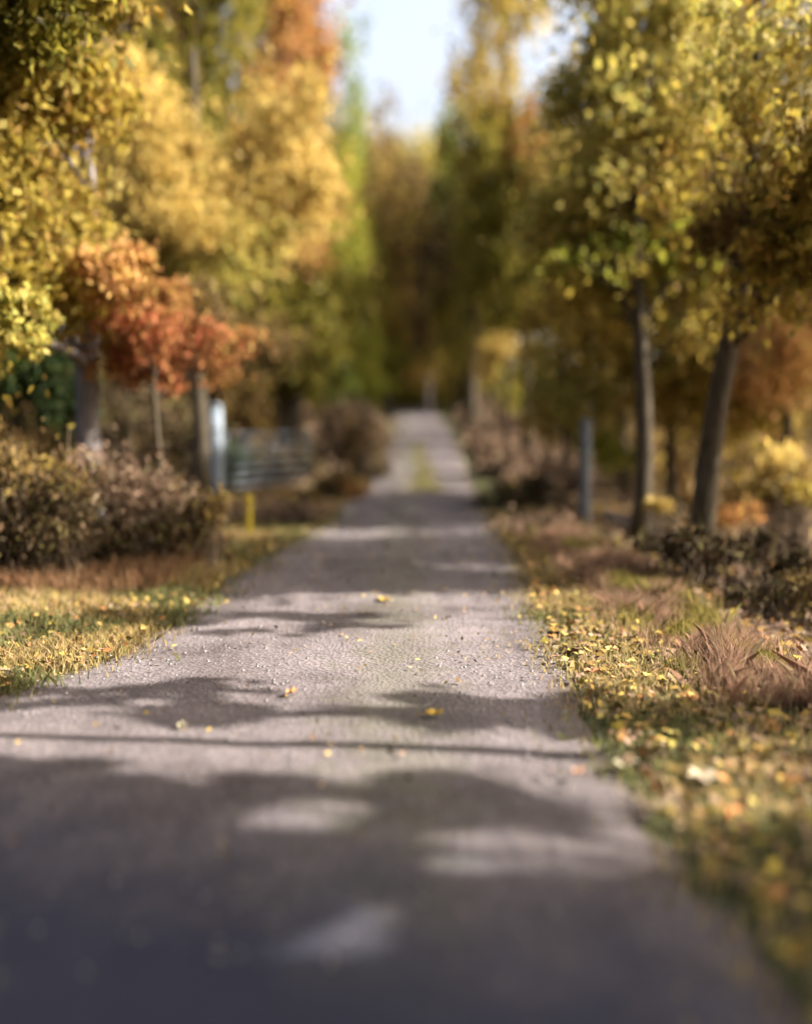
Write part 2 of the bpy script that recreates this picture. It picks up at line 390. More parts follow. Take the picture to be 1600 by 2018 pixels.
for j, y in enumerate(yy):
    a, b_ = float(rl(y)), float(rr(y))
    for i in range(NX + 1):
        t = i / NX; x = a + (b_ - a) * t
        crown = .025 * math.sin(math.pi * t) - (.05 if i in (0, NX) else 0)
        rut = -.012 * (math.exp(-((x + .75) / .22) ** 2) + math.exp(-((x - .75) / .22) ** 2))
        V.append((x, y, float(H(x, y)) + .012 + crown + rut))
    if j:
        for i in range(NX):
            q = (j - 1) * (NX + 1) + i; Fc.append((q, q + 1, q + NX + 2, q + NX + 1))
rd = mesh_of('gravel_road', V, Fc); ea = rd.attributes.new('edge', 'FLOAT', 'POINT')
va = np.array(V); de = np.minimum(va[:, 0] - rl(va[:, 1]), rr(va[:, 1]) - va[:, 0]); ea.data.foreach_set('value', np.clip(.75 - de * 1.9, 0, 1).astype(np.float32))
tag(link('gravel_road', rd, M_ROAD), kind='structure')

# ------------------------------------------------------------------ trees in the frame
def gz(x, y): return (x, y, float(H(x, y)))
def gat(px, D):
    p = at(px, 820, D); return gz(p[0], D)

tree('maple_tree', 'golden maple behind the small red tree, its crown the brightest yellow at left', 'tree',
     gat(395, 16.5), 7.5, .16, [pc(290, 290, 75, 110, 16.3, 3800, 'gold'), pc(350, 450, 130, 85, 16.3, 4200, 'gold'), pc(560, 300, 75, 100, 16.8, 3200, 'gold'),
      pc(500, 400, 110, 90, 16.8, 3400, 'gold'), pc(430, 480, 90, 70, 16.3, 2600, 'yellow'), pc(380, 550, 60, 40, 16, 1000, 'yellow')], .13)
tree('dark_tree', 'dull green tree with a dark top rising behind the golden maple', 'tree',
     gat(420, 22), 13, .2, [pc(410, 130, 70, 190, 22, 3400, 'olive'), pc(400, 330, 80, 120, 22, 2400, 'olive'), pc(300, 90, 90, 110, 22, 2200, 'brown'), pc(430, -120, 110, 120, 22, 1800, 'olive')], .17)
tree('orange_tree', 'tall orange tree at the left edge of the sky gap', 'tree',
     gat(585, 24), 14, .2, [pc(575, 130, 60, 150, 24, 4600, 'orange'), pc(540, 260, 60, 110, 23, 2400, 'orange'), pc(570, 400, 75, 90, 23, 2600, 'orange'), pc(560, -110, 90, 120, 24, 2200, 'orange')], .17)
tree('birch_tree', 'slim light green tree just left of the sky gap, low crown', 'tree',
     gat(668, 32), 11, .14, [pc(672, 370, 42, 110, 32, 2600, 'lime'), pc(660, 500, 60, 70, 31, 1600, 'lime'), pc(700, 130, 30, 110, 32, 500, 'green')], .18, BARK_G)
tree('ash_tree', 'large dull yellow tree with a thick grey trunk at the left edge', 'tree',
     gat(182, 11.4), 5.5, .175, [pc(70, 160, 130, 90, 9.8, 3600, 'olgold'), pc(180, 200, 60, 60, 10, 1400, 'olgold'), pc(50, 430, 120, 90, 10.4, 3900, 'olgold'), pc(110, 560, 90, 70, 10.4, 2800, 'olgold'), pc(20, 620, 60, 50, 8.6, 1000, 'yellow'),
      pc(-150, 400, 160, 300, 9, 4200, 'olgold'), pc(40, 20, 150, 70, 8.5, 2400, 'olive'), pc(60, -180, 200, 120, 8.5, 3000, 'olgold')], .105, BARK_G, flt=False)
tree('sumac_tree', 'small red and orange tree standing between the grey trunk and the gate', 'tree',
     gat(310, 11.2), 2.6, .06, [pc(235, 545, 55, 45, 10.0, 1500, 'peach'), pc(310, 600, 60, 40, 11, 900, 'orange'), pc(262, 640, 60, 42, 10.6, 1000, 'red'), pc(390, 600, 60, 50, 12, 700, 'brown'), pc(200, 660, 40, 60, 11, 500, 'orange'), pc(330, 670, 85, 50, 11.6, 1500, 'red'), pc(420, 700, 70, 40, 12, 800, 'orange'), pc(285, 720, 55, 40, 11.4, 1300, 'red'), pc(400, 640, 50, 60, 12.6, 1000, 'brown')], .085, flt=False)
tree('oak_tree', 'dark olive oak in shade behind the open gate', 'tree',
     gat(560, 24), 7, .17, [pc(500, 620, 130, 90, 24, 4200, 'olive'), pc(600, 590, 90, 70, 25, 2200, 'olive'), pc(440, 700, 110, 70, 22, 2600, 'brown'), pc(590, 710, 80, 50, 24, 1600, 'olive')], .16)
tree('young_maple', 'small bright lime green tree beside the far left bend of the track', 'tree',
     gat(715, 34), 4.2, .07, [pc(712, 690, 32, 50, 34, 1300, 'lime'), pc(735, 755, 26, 28, 33, 600, 'lime'), pc(660, 740, 40, 40, 31, 900, 'green')], .16, BARK_G)
tree('russet_tree', 'russet brown tree closing the end of the track under the sky gap', 'tree',
     gat(790, 62), 17, .3, [pc(740, 420, 90, 110, 62, 3200, 'olgold'), pc(800, 350, 90, 70, 62, 2200, 'yellow'), pc(860, 470, 70, 130, 64, 2200, 'brown'), pc(690, 560, 70, 90, 60, 1700, 'olive'), pc(760, 540, 60, 80, 60, 1800, 'orange'), pc(820, 640, 60, 90, 64, 1600, 'brown')], .32)
tree('beech_tree', 'tall dark trunked tree on the right side of the hill crest', 'tree',
     gat(930, 38), 13.5, .24, [pc(880, 500, 65, 130, 38, 2800, 'dkbrown'), pc(900, 660, 55, 70, 38, 1200, 'olive'), pc(890, 330, 34, 80, 38, 700, 'green')], .24)
tree('leaning_tree', 'slender thin leaved tree with sky showing on both sides of it', 'tree',
     gat(1040, 25), 15, .13, [pc(965, 130, 60, 130, 25, 1500, 'olgold'), pc(930, 300, 60, 90, 25, 1300, 'olive'), pc(1010, -60, 80, 80, 25, 1300, 'olgold'), pc(1010, 270, 45, 70, 25, 800, 'orange'), pc(1000, 430, 60, 90, 25, 2300, 'olive'), pc(1060, 570, 80, 90, 25, 2600, 'olive'), pc(930, 480, 40, 90, 26, 900, 'olive')], .17, lean=(-.7, 0))
tree('elm_tree', 'yellow green tree with the straight dark trunk just right of the gatepost', 'tree',
     gat(1265, 13.6), 7.5, .14, [pc(1190, 200, 80, 120, 14, 3600, 'yellow'), pc(1270, 150, 90, 90, 14, 2600, 'yellow'), pc(1170, 390, 100, 90, 14, 3400, 'yellow'), pc(1300, 330, 90, 110, 14, 3200, 'olgold'),
      pc(1190, 520, 80, 60, 13.6, 900, 'lime'), pc(1330, 520, 85, 65, 13.6, 900, 'lime'), pc(1190, 560, 90, 80, 13.8, 1300, 'olgold'), pc(1340, 590, 90, 80, 13.8, 1400, 'olgold'), pc(1240, -60, 170, 100, 14, 3000, 'yellow'), pc(1250, 470, 150, 60, 14.5, 2200, 'olive'), pc(1180, 600, 70, 50, 14.5, 900, 'olgold')], .125)
tree('hickory_tree', 'broad olive tree with a leaning dark trunk nearest the right edge', 'tree',
     gat(1385, 11), 6.5, .16, [pc(1470, 120, 130, 100, 9.5, 3600, 'yellow'), pc(1560, 230, 80, 130, 9, 2600, 'olgold'), pc(1400, 300, 100, 110, 10.5, 2600, 'olgold'), pc(1560, 500, 70, 60, 9.5, 1700, 'olgold'), pc(1420, 420, 70, 60, 10.5, 1400, 'brown'),
      pc(1720, 300, 120, 260, 9.5, 3600, 'olive'), pc(1500, -100, 180, 120, 9.5, 3000, 'olgold'), pc(1480, 600, 70, 50, 10, 800, 'olgold'), pc(1590, 380, 45, 60, 10, 900, 'orange'), pc(1470, 420, 60, 60, 10, 900, 'brown')], .11, lean=(.5, 0))
tree('rust_tree', 'rust orange tree showing beyond the leaning trunk on the right', 'tree',
     gat(1560, 17), 6, .12, [pc(1530, 700, 70, 80, 16, 2400, 'peach'), pc(1590, 370, 50, 60, 17, 900, 'orange'), pc(1540, 600, 100, 100, 18, 2400, 'brown'), pc(1470, 800, 90, 80, 18, 1900, 'olgold'), pc(1700, 600, 120, 200, 17, 2600, 'brown')], .14)
tree('hemlock_tree', 'dark green evergreen low at the far left edge', 'tree',
     gat(40, 13), 3.2, .1, [pc(60, 720, 80, 50, 13, 1800, 'dkgreen'), pc(20, 690, 60, 40, 12.8, 900, 'green'), pc(130, 790, 60, 60, 13, 1200, 'dkgreen'), pc(-100, 720, 110, 110, 13, 1800, 'dkgreen')], .1, flt=False)
tree('hazel_tree', 'yellow leaved sapling behind the right gatepost', 'tree',
     gat(1110, 18), 3.4, .06, [pc(1080, 760, 50, 50, 18, 1200, 'yellow'), pc(1150, 800, 60, 60, 18, 1400, 'yellow'), pc(1200, 860, 50, 50, 18, 900, 'lime'), pc(1070, 830, 30, 40, 18, 500, 'gold'), pc(1120, 700, 80, 50, 19, 1300, 'olgold')], .11)
tree('golden_sapling', 'small golden sapling on the bank right of the far track', 'tree',
     gat(1000, 27), 3.4, .05, [pc(985, 690, 45, 26, 27, 800, 'gold'), pc(960, 720, 22, 26, 27, 300, 'gold')], .13)
tree('yellow_tree', 'dull yellow tree behind and between the two dark right hand trunks', 'tree',
     gat(1330, 18.5), 6.5, .12, [pc(1330, 620, 110, 80, 18, 2600, 'yellow'), pc(1340, 760, 100, 80, 18, 2600, 'olgold'), pc(1180, 640, 90, 80, 18, 2200, 'olgold'), pc(1470, 700, 90, 100, 18, 2200, 'olgold'), pc(1420, 460, 120, 90, 19, 2200, 'olgold')], .15)

def spot(x, y):
    px = 800 + F * x / y
    for lim, t in ((150, 'above the left brambles'), (400, 'behind the red tree'), (520, 'above the gate hinge'), (640, 'above the free end of the gate'), (730, 'just left of the far track'),
                   (800, 'closing the left of the track end'), (900, 'closing the right of the track end'), (1000, 'just right of the far track'), (1110, 'left of the right gatepost'), (1250, 'behind the right gatepost'), (1450, 'behind the two dark trunks')):
        if px < lim: return t
    return 'at the right edge'
tree('golden_tree', 'yellow tree at the very end of the track, leaves coloured bright as if sunlit', 'tree', gat(842, 55), 9, .15, [pc(835, 700, 42, 50, 54, 1500, 'gold'), pc(860, 600, 40, 70, 55, 1400, 'yellow'), pc(815, 600, 34, 60, 55, 1000, 'orange')], .22, BARK_G, flt=False)  # bright gold leaf colours paint in sunlight at the shaded track end
tree('young_maple', 'small yellow green tree at the left of the track end', 'tree', gat(765, 50), 5, .09, [pc(765, 715, 34, 40, 50, 1100, 'lime'), pc(775, 640, 36, 50, 50, 1100, 'olgold')], .2, BARK_G, flt=False)
tree('beech_tree', 'thin brown beech with a bare dark stem at the right of the track end', 'tree', gat(895, 52), 9, .13, [pc(895, 690, 34, 40, 52, 900, 'olgold'), pc(905, 590, 40, 60, 52, 1100, 'gold')], .2, flt=False)
# distant trees, each its own crown and trunk
far = [(-24, 60), (-18, 52), (-14, 66), (-10.5, 50), (-8, 62), (-5.5, 74), (-3, 66), (3.2, 72), (6, 60), (8.5, 50), (12, 64), (15, 50), (19, 58), (25, 64), (-30, 70), (31, 74),
       (-13, 36), (-9, 40), (10.5, 36), (15, 32), (-17, 30), (20, 42), (-6.5, 46), (5.6, 47), (-1.4, 58), (1.3, 61), (3.6, 57), (-3.8, 59), (.4, 66)]
fp = ['olgold', 'olive', 'gold', 'brown', 'orange', 'olive', 'olgold', 'yellow', 'olive', 'olgold']
for i, (x, y) in enumerate(far):
    hh = random.uniform(13, 19) + (3 if abs(x) > 9 else 0)
    if abs(x) < 6.6: hh = 13 + .02 * y
    b = gz(x, y); pal = fp[(i * 7) % 10]; pal2 = fp[(i * 3 + 1) % 10]
    cl = []
    for k in range(6):
        zz = b[2] + hh * random.uniform(.25, .95); rr_ = hh * random.uniform(.12, .19)
        cl.append(((x + random.uniform(-1, 1) * hh * .14, y + random.uniform(-1, 1) * hh * .14, zz), (rr_, rr_, rr_ * 1.2), 750, pal if k % 2 else pal2))
    wd = {'olgold': 'dull-gold', 'olive': 'olive-green', 'gold': 'golden', 'brown': 'brown', 'orange': 'orange', 'yellow': 'yellow'}[cl[1][3]]
    tree('woodland_tree', '%s %s leaved tree, %s' % ('farthest tall' if y > 63 else 'far tall' if y > 52 else 'tall', wd, spot(x, y)), 'tree', b, hh * .9, hh * .013, cl, .34, group='autumn trees of the wood behind the gate')
# slim bare stems on the hill
stems = [(-7.6, 27), (-5.2, 29), (-3.6, 33), (-3.0, 39), (-4.2, 43), (-2.4, 50), (3.0, 52), (3.8, 45), (4.6, 34), (5.5, 30), (6.8, 26), (7.5, 22), (4.3, 24), (8.2, 29), (-6.4, 23), (1.0, 64), (-.6, 66), (2.0, 62), (5.0, 22.5), (5.6, 25.5), (4.9, 28.3), (5.8, 36.5), (6.2, 40), (5.2, 32.4), (-1.6, 58), (.2, 60), (1.5, 57), (2.8, 59), (-2.8, 55), (3.9, 56), (-1.0, 70)]
for i, (x, y) in enumerate(stems):
    b = gz(x, y); hh = random.uniform(7, 11)
    tree('slim_tree', '%s stemmed tree with %s leaves, %s' % ('distant thin' if y > 40 else 'thin' if y > 29 else 'nearer thin', {'olgold': 'dull gold', 'olive': 'olive green', 'gold': 'golden', 'brown': 'brown', 'orange': 'orange', 'yellow': 'yellow'}[fp[i % 10]], spot(x, y)), 'tree', b, hh, random.uniform(.07, .13),
         [((x, y, b[2] + hh * .8), (1.1, 1.1, 1.8), 500, fp[i % 10]), ((x + .6, y, b[2] + hh * .5), (1.0, 1, 1.2), 260, fp[(i + 3) % 10])], .2, group='thin stemmed trees beside the track')

# ------------------------------------------------------------------ roadside trees right of the frame that shade the road
def shade_tree(label, x, y, hts, n, gxs, gys, pal='olgold'):
    """crown over the ground patch gxs x gys, lifted along the sun's direction"""
    cl = []
    for gx in gxs:
        for gy in gys:
            h_ = random.uniform(*hts); t = h_ / SUN[2]
            cl.append(((gx + SUN[0] * t, gy + SUN[1] * t, h_), (.75, .55, .7), n * 2, pal))
    return tree('roadside_tree', label, 'tree', gz(x, y), hts[1] * .95, .11, cl, .19)
shade_tree('leafy tree right of the camera whose shadow covers the bottom of the road', 10.2, 2.6, (5.2, 7.2), 1700, (-1.8, -.9, 0, .9, 1.8, 2.6), (2.2, 2.9, 3.6, 4.3), 'olgold')
shade_tree('slender tree to the right whose stem and leaves shadow the road crosswise', 8.6, 5.1, (4.6, 6.6), 900, (-2, -1, 0, 1, 2.1, 3), (5.1,), 'yellow')
shade_tree('tree to the right that dapples the road ahead of its verge', 12, 7.9, (5.8, 8.2), 600, (-2, -.9, .4), (7.6, 9.3), 'gold')
shade_tree('tree to the right that shades the road before the gate', 13, 11.4, (7, 9), 900, (-2, -.9, .4, 1.6), (9.6, 11, 12.2), 'olive')
shade_tree('tree to the right that shades the gateway', 15, 17, (7.5, 10), 1300, (-4.6, -3.4, -2.2, -1, .5, 2), (14.6, 16, 17.5, 19.0, 20.4), 'olive')
for lb, bx, by in [('unseen tree added behind the camera on the left to block sky light', -5.5, -3.5), ('unseen tree added behind the camera on the right to block sky light', 5.2, -3), ('unseen broad tree added behind the camera to keep sky light off the lane', 2.6, -8),
                   ('unseen tree added left of the camera, arching over the road to dim sky light', -6.2, 2.0), ('unseen tree added at the left edge of the road mouth to cut sky light', -7.4, 6.0)]:
    cl = []  # out-of-view canopies added to cut sky fill on the near ground
    for _ in range(12):
        yy_ = by + rng.uniform(-2.5, 3.5); cl.append(((bx * .5 + rng.uniform(-3.4, 3.0), yy_, rng.uniform(6.6, 8.5) + max(0, yy_ - 8) * .6), (1.9, 1.9, 1.0), 1500, 'olgold'))
    tree('sky_block_tree', lb, 'tree', gz(bx, by), 8, .2, cl, .34)
# pole-thin young tree: its stem shadow is the straight dark line over the near road
r_ = tree('young_roadside_tree', 'thin straight young tree right of the road casting the narrow line of shadow', 'tree', gz(4.2, 4.42), 6.5, .085,
          [((4.2, 4.5, 6.3), (.8, .7, .8), 700, 'yellow')], .11)

# ------------------------------------------------------------------ shrubs and brambles
def shrub(name, label, D, spec, leaf, pal, canes=16, cat='shrub', group=None, leafm=None):
    """spec: list of (px,py,rx,ry,n,pal)"""
    ps = []
    for a, b, c, d, n, p in spec:
        for k_ in range(6):
            f_ = random.uniform(.3, .62); ps.append(pc(a + random.uniform(-.75, .75) * c, b + d * random.uniform(-.25, .6), c * f_, d * random.uniform(.35, .75), D + random.uniform(-.4, .4), n // 6, p, 1.3))
    cx = np.mean([c[0][0] for c in ps]); cy = D
    base = np.array(gz(cx, cy)); root = empty(name, tuple(base)); tag(root, label, cat, group)
    segs = []
    for c, rd, n, p in ps:
        for _ in range(max(3, canes // 3 + 3)):
            e = np.array(c) + rng.normal(size=3) * np.array(rd) * .8
            s = np.array(gz(c[0] + random.uniform(-1, 1) * rd[0] * .6, c[1] + random.uniform(-1, 1) * rd[1] * .5)) - [0, 0, .05]
            if e[2] < s[2] + .1: e[2] = s[2] + .2
            segs.append(wobbly(s, e, .012, .004, 5, .25))
    V, Fc = tubes([([p - base for p in pts], rad) for pts, rad in segs], 4)
    link('stem', mesh_of('stem', V, Fc), BARK_D, root)
    P, Cc = [], []
    for c, rd, n, p in ps:
        q = fill(c, rd, n, tight=.42); P.append(q); Cc.append(pick(p, n, .2))
    P = np.concatenate(P); Cc = np.concatenate(Cc); k = P[:, 2] > H(P[:, 0], P[:, 1]) + .02; P, Cc = P[k], Cc[k]
    quads('foliage', P - base, leaf * rng.uniform(.5, 1.4, len(P)), Cc, M_DRY if leafm is None else leafm, root, aspect=2.6)
    return root
BARK_D = barkm('dry_cane', (.08, .055, .035), (.16, .12, .08))
shrub('bramble_bush', 'large dusty brown bramble thicket at the left edge of the verge', 9.6, [(50, 900, 130, 75, 4400, 'brown'), (40, 1010, 150, 80, 6000, 'dkbrown'), (-130, 900, 130, 140, 4600, 'dusty')], .045, 'dusty')
shrub('bramble_bush', 'pale brown bramble thicket between the left edge and the gatepost', 10.4, [(200, 950, 130, 66, 4200, 'dusty'), (260, 1040, 150, 50, 5200, 'dkbrown'), (360, 1000, 80, 42, 2400, 'brown')], .05, 'dusty')
shrub('bramble_bush', 'low tan bramble around the foot of the yellow stake', 14.6, [(420, 1015, 80, 38, 2200, 'dusty'), (550, 1005, 70, 26, 1500, 'dusty'), (610, 985, 40, 20, 700, 'brown')], .06, 'dusty')
shrub('tangled_bush', 'brown tangled bush beyond the free end of the gate', 24, [(690, 870, 55, 60, 1600, 'brown'), (640, 820, 50, 50, 1000, 'dusty'), (735, 850, 35, 38, 700, 'dusty'), (710, 920, 50, 36, 900, 'dkbrown')], .1, 'brown')
shrub('tangled_bush', 'brown brushy bank bush right of the far track', 24, [(970, 880, 55, 34, 1200, 'dusty'), (1040, 910, 70, 40, 1600, 'dusty'), (990, 940, 60, 30, 900, 'dkbrown')], .1, 'brown')
shrub('tangled_bush', 'dark brown bush left of the right gatepost', 17, [(1050, 960, 70, 32, 1500, 'dkbrown'), (1110, 930, 40, 40, 900, 'dusty'), (980, 985, 50, 22, 700, 'dkbrown')], .08, 'brown')
shrub('spindle_bush', 'bush behind the gatepost at left, leaves coloured dark for the shadow there', 19.5, [(340, 850, 70, 80, 2200, 'dkbrown'), (420, 900, 60, 60, 1200, 'dkgreen'), (260, 830, 80, 70, 1900, 'dkbrown')], .09, 'brown')  # dark leaf colours paint in the shadow beside the gatepost
shrub('tangled_bush', 'low rusty brown brush at the road edge below the free end of the gate', 19, [(655, 950, 50, 26, 1300, 'brown'), (690, 965, 34, 14, 700, 'orange')], .07, 'brown')
shrub('tangled_bush', 'low reddish brown brush along the right road edge before the gatepost', 13.4, [(1070, 1035, 70, 28, 1900, 'dusty'), (1160, 1055, 60, 28, 1500, 'dusty')], .055, 'brown')
shrub('darkness_bush', 'dark bush added as the darkness behind the bars of the open gate', 21.5, [(470, 900, 60, 50, 1500, 'dkbrown'), (560, 910, 60, 50, 1500, 'dkbrown')], .1, 'dkbrown')  # dark leaves stand in for the darkness behind the gate
shrub('yellow_bush', 'yellow leaved bush low at the right edge', 13, [(1560, 910, 60, 30, 900, 'gold'), (1580, 960, 70, 30, 700, 'olgold')], .08, 'gold', leafm=M_LEAF)
shrub('yellow_bush', 'small orange yellow bush between the two right hand trunks', 12.5, [(1300, 990, 28, 14, 260, 'gold'), (1450, 1010, 60, 24, 500, 'orange')], .07, 'gold', 6, leafm=M_LEAF)
shrub('brushwood_bush', 'dark brown brush under the leaning trunk at right', 9.5, [(1440, 1080, 90, 36, 2400, 'dkbrown'), (1550, 1140, 90, 60, 3000, 'dkbrown'), (1330, 1060, 60, 28, 900, 'dkbrown')], .06, 'dkbrown')
shrub('brushwood_bush', 'brown brush against the lower right edge of the frame', 8.6, [(1640, 1150, 110, 60, 2600, 'brown'), (1500, 1160, 60, 30, 1100, 'dkbrown')], .035, 'dkbrown')

# woodland understorey too dense to count
def mass(name, label, cat, boxes, leaf, m=M_LEAF):
    P, Cc = [], []
    for x0, x1, y0, y1, z1, n, pal in boxes:
        x = rng.uniform(x0, x1, n); y = rng.uniform(y0, y1, n)
        top = z1 * (.55 + .45 * np.sin(x * 1.9 + y) * np.cos(y * 1.3 - x * .7))
        z = H(x, y) + rng.random(n) * np.maximum(top, .3); P.append(np.stack([x, y, z], 1)); Cc.append(pick(pal, n, .2))
    P = np.concatenate(P); Cc = np.concatenate(Cc)
    o = quads(name, P, leaf * rng.uniform(.5, 1.4, len(P)), Cc, m); tag(o, label, cat, kind='stuff'); return o
mass('undergrowth', 'dense brown and olive undergrowth filling the wood behind the gate', 'undergrowth',
     [(-22, -4, 20, 34, 2.6, 16000, 'brown'), (5, 24, 19, 34, 2.6, 16000, 'brown'), (-30, -3.2, 34, 56, 3.2, 14000, 'olive'), (4, 30, 34, 56, 3.2, 14000, 'olive'), (-34, 36, 56, 72, 5, 16000, 'brown'), (-9, 11, 66, 82, 9, 9000, 'brown'), (-9, 11, 62, 80, 8, 9000, 'olgold'), (-5, 7, 57, 66, 2.2, 4000, 'lime'), (-40, 40, 72, 90, 12, 22000, 'olive')], .26)
mass('undergrowth', 'brown bank growth along both sides of the far track', 'undergrowth', [(-3.4, -1.3, 22, 50, .6, 6000, 'dusty'), (2.2, 5, 22, 50, .7, 6500, 'dusty')], .1, M_DRY)

# ------------------------------------------------------------------ grass, litter, stones
def blades(name, label, cat, pts, hgt, wd, colr):
    N = len(pts); a = rng.uniform(0, 2 * math.pi, N); dx = np.cos(a) * wd; dy = np.sin(a) * wd
    b = np.stack([pts[:, 0], pts[:, 1], H(pts[:, 0], pts[:, 1]) - .01], 1)
    ln = rng.normal(0, .42, (N, 2)) * hgt[:, None]
    o = np.stack([dx, dy, 0 * dx], 1)
    mid = b + np.stack([ln[:, 0] * .35, ln[:, 1] * .35, hgt * .6], 1); tip = b + np.stack([ln[:, 0], ln[:, 1], hgt * .95], 1)
    V = np.stack([b - o, b + o, mid + o * .6, tip, mid - o * .6], 1).reshape(-1, 3)
    me = bpy.data.meshes.new(name); me.vertices.add(N * 5); me.loops.add(N * 5); me.polygons.add(N)
    me.vertices.foreach_set('co', V.ravel()); me.loops.foreach_set('vertex_index', np.arange(N * 5))
    me.polygons.foreach_set('loop_start', np.arange(0, N * 5, 5)); me.polygons.foreach_set('loop_total', np.full(N, 5)); me.update()
    at_ = me.color_attributes.new('Col', 'FLOAT_COLOR', 'POINT'); cc = np.ones((N, 5, 4)); cc[:, :, :3] = np.clip(colr, 0, 1)[:, None]
    at_.data.foreach_set('color', cc.ravel())
    ob = link(name, me, M_LEAF); tag(ob, label, cat, kind='stuff'); return ob
def patchy(x, y, s=1.): return .5 + .5 * np.sin(x * 2.3 * s + 1.3 * np.sin(y * 1.7 * s)) * np.sin(y * 1.9 * s + np.cos(x * 1.1 * s))
# right verge
N = 42000; y = 2.2 + 16 * rng.random(N) ** 1.5; x = rr(y) + .05 + rng.normal(0, .2, N) + np.abs(rng.normal(0, .5, N)); k = (x < 2.6) & (rng.random(N) < np.where(y < 4.2, .3, 1) * (.15 + .85 * patchy(x, y, 1.6))); x, y = x[k], y[k]
gcol = np.where((patchy(x + 3, y, 1.2) > .55)[:, None], pick('lime', len(x)) * np.array([.7, .65, 1.8]), pick('yellow', len(x)) * np.array([.95, .85, 1.6]))
blades('grass', 'short green and yellow grass on the right verge', 'grass', np.stack([x, y], 1), rng.uniform(.03, .10, len(x)), .006, gcol)
# left verge
N = 60000; y = 4.2 + 12 * rng.random(N) ** 1.2; x = rl(y) + rng.normal(0, .2, N) - np.abs(rng.normal(0, 1.2, N)); k = (x > -7) & (rng.random(N) < .3 + .7 * patchy(x, y, 1.4)); x, y = x[k], y[k]
gcol = np.where((patchy(x, y + 5, 1.1) > .5)[:, None], pick('lime', len(x)) * np.array([.62, .6, 1.6]), pick('yellow', len(x)) * np.array([.95, .85, 1.5]))
blades('grass', 'green and straw coloured grass on the left verge', 'grass', np.stack([x, y], 1), rng.uniform(.04, .13, len(x)), .007, gcol)
# dry grass ridge at right, dry grass at left brush foot
N = 30000; y = 5.2 + 9.5 * rng.random(N) ** 1.1; x = 2.15 - .03 * (y - 5.5) + rng.normal(0, .22, N)
k = rng.random(N) < np.clip(.7 + 2.2 * fbm(x * 4, y * 2.6), .1, 1); x, y = x[k], y[k]
dc = np.where((fbm(x * 3 + 5, y * 2) > .07)[:, None], pick('yellow', len(x)) * .55, pick('dusty', len(x)) * np.array([1.3, 1.2, 1.2])) * rng.uniform(.6, 1.25, (len(x), 1))
blades('dry_grass', 'tall pinkish brown dry grass along the ridge of the right verge', 'grass', np.stack([x, y], 1), rng.uniform(.05, .13, len(x)) + .16 * np.clip(.5 + 2 * fbm(x * 5, y * 3 + 8), 0, 1), .0035, dc)
N = 22000; y = 8.6 + 3.4 * rng.random(N); x = -2.2 - 5.5 * rng.random(N)
blades('dry_grass', 'tan dry grass along the foot of the left brambles', 'grass', np.stack([x, y], 1), rng.uniform(.1, .3, N), .006, pick('dusty', N) * np.array([1.3, 1.12, .9]))
# grass strip on the far track
N = 7000; y = 20.5 + 13 * rng.random(N) ** 1.3; x = .42 + rng.normal(0, .17, N)
k = rng.random(N) < np.clip(.55 + 2 * fbm(x * 3, y * 2), .1, 1); x, y = x[k], y[k]; N = len(x)
blades('grass', 'strip of green grass in the middle of the far track', 'grass', np.stack([x, y], 1), rng.uniform(.04, .13, N), .008, pick('olgold', N) * np.array([.75, .95, .9]))

def litter(name, label, N, xf, yf, pals, size, m=M_DRY, zoff=.02):
    y = yf(N); x = xf(N, y); on = (x > rl(y)) & (x < rr(y))
    z = H(x, y) + zoff + np.where(on, .03, 0) + rng.random(N) * .02
    Cc = np.concatenate([pick(p, N // len(pals) + 1, .2) for p in pals])[:N]; rng.shuffle(Cc)
    o = quads(name, np.stack([x, y, z], 1), size * rng.uniform(.6, 1.4, N), Cc, m, aspect=1.5, flat=True); tag(o, label, 'leaves', kind='stuff')
litter('leaf_litter', 'fallen brown and orange leaves covering the woodland floor', 42000, lambda N, y: np.where(rng.random(N) < .5, rl(y) - np.abs(rng.normal(0, 4.5, N)) - .1, rr(y) + .5 + np.abs(rng.normal(0, 4.5, N))),
       lambda N: 3 + 32 * rng.random(N), ['brown', 'dusty', 'orange', 'dusty', 'olgold'], .075)
litter('leaf_litter', 'yellow and tan leaves gathered in the grass of the right verge', 3000, lambda N, y: rr(y) - .05 + np.abs(rng.normal(0, .5, N)), lambda N: 2.4 + 13 * rng.random(N), ['olgold', 'dusty', 'dusty', 'brown', 'brown', 'orange', 'gold'], .05, zoff=.03)
litter('leaf_litter', 'yellow and tan leaves lying along the left road edge', 1300, lambda N, y: rl(y) + .1 - np.abs(rng.normal(0, .6, N)), lambda N: 5 + 14 * rng.random(N), ['gold', 'dusty', 'orange'], .045, zoff=.04)
litter('leaf_litter', 'small leaf scraps strewn over the gravel road', 1500, lambda N, y: rl(y) + (rr(y) - rl(y)) * rng.random(N), lambda N: 3 + 22 * rng.random(N) ** .8, ['dusty', 'dusty', 'brown', 'brown', 'brown', 'dusty', 'gold'], .03)
# loose gravel
N = 9000; y = 2.6 + 26 * rng.random(N); x = np.maximum(rl(y), -4) + (rr(y) - np.maximum(rl(y), -4)) * rng.random(N)
s = rng.uniform(.004, .014, N); oc = np.array([[1, 0, 0], [0, 1, 0], [-1, 0, 0], [0, -1, 0], [0, 0, .8]])
Vg = (np.stack([x, y, H(x, y) + .03], 1)[:, None] + oc[None] * s[:, None, None] * rng.uniform(.6, 1.3, (N, 5, 1))).reshape(-1, 3)
tri = np.array([[0, 1, 4], [1, 2, 4], [2, 3, 4], [3, 0, 4]]); Fg = (np.arange(N)[:, None, None] * 5 + tri[None]).reshape(-1, 3)
tag(link('gravel', mesh_of('gravel', Vg.tolist(), Fg.tolist(), False), M_STONE), 'loose pale gravel scattered over the road', 'gravel', kind='stuff')

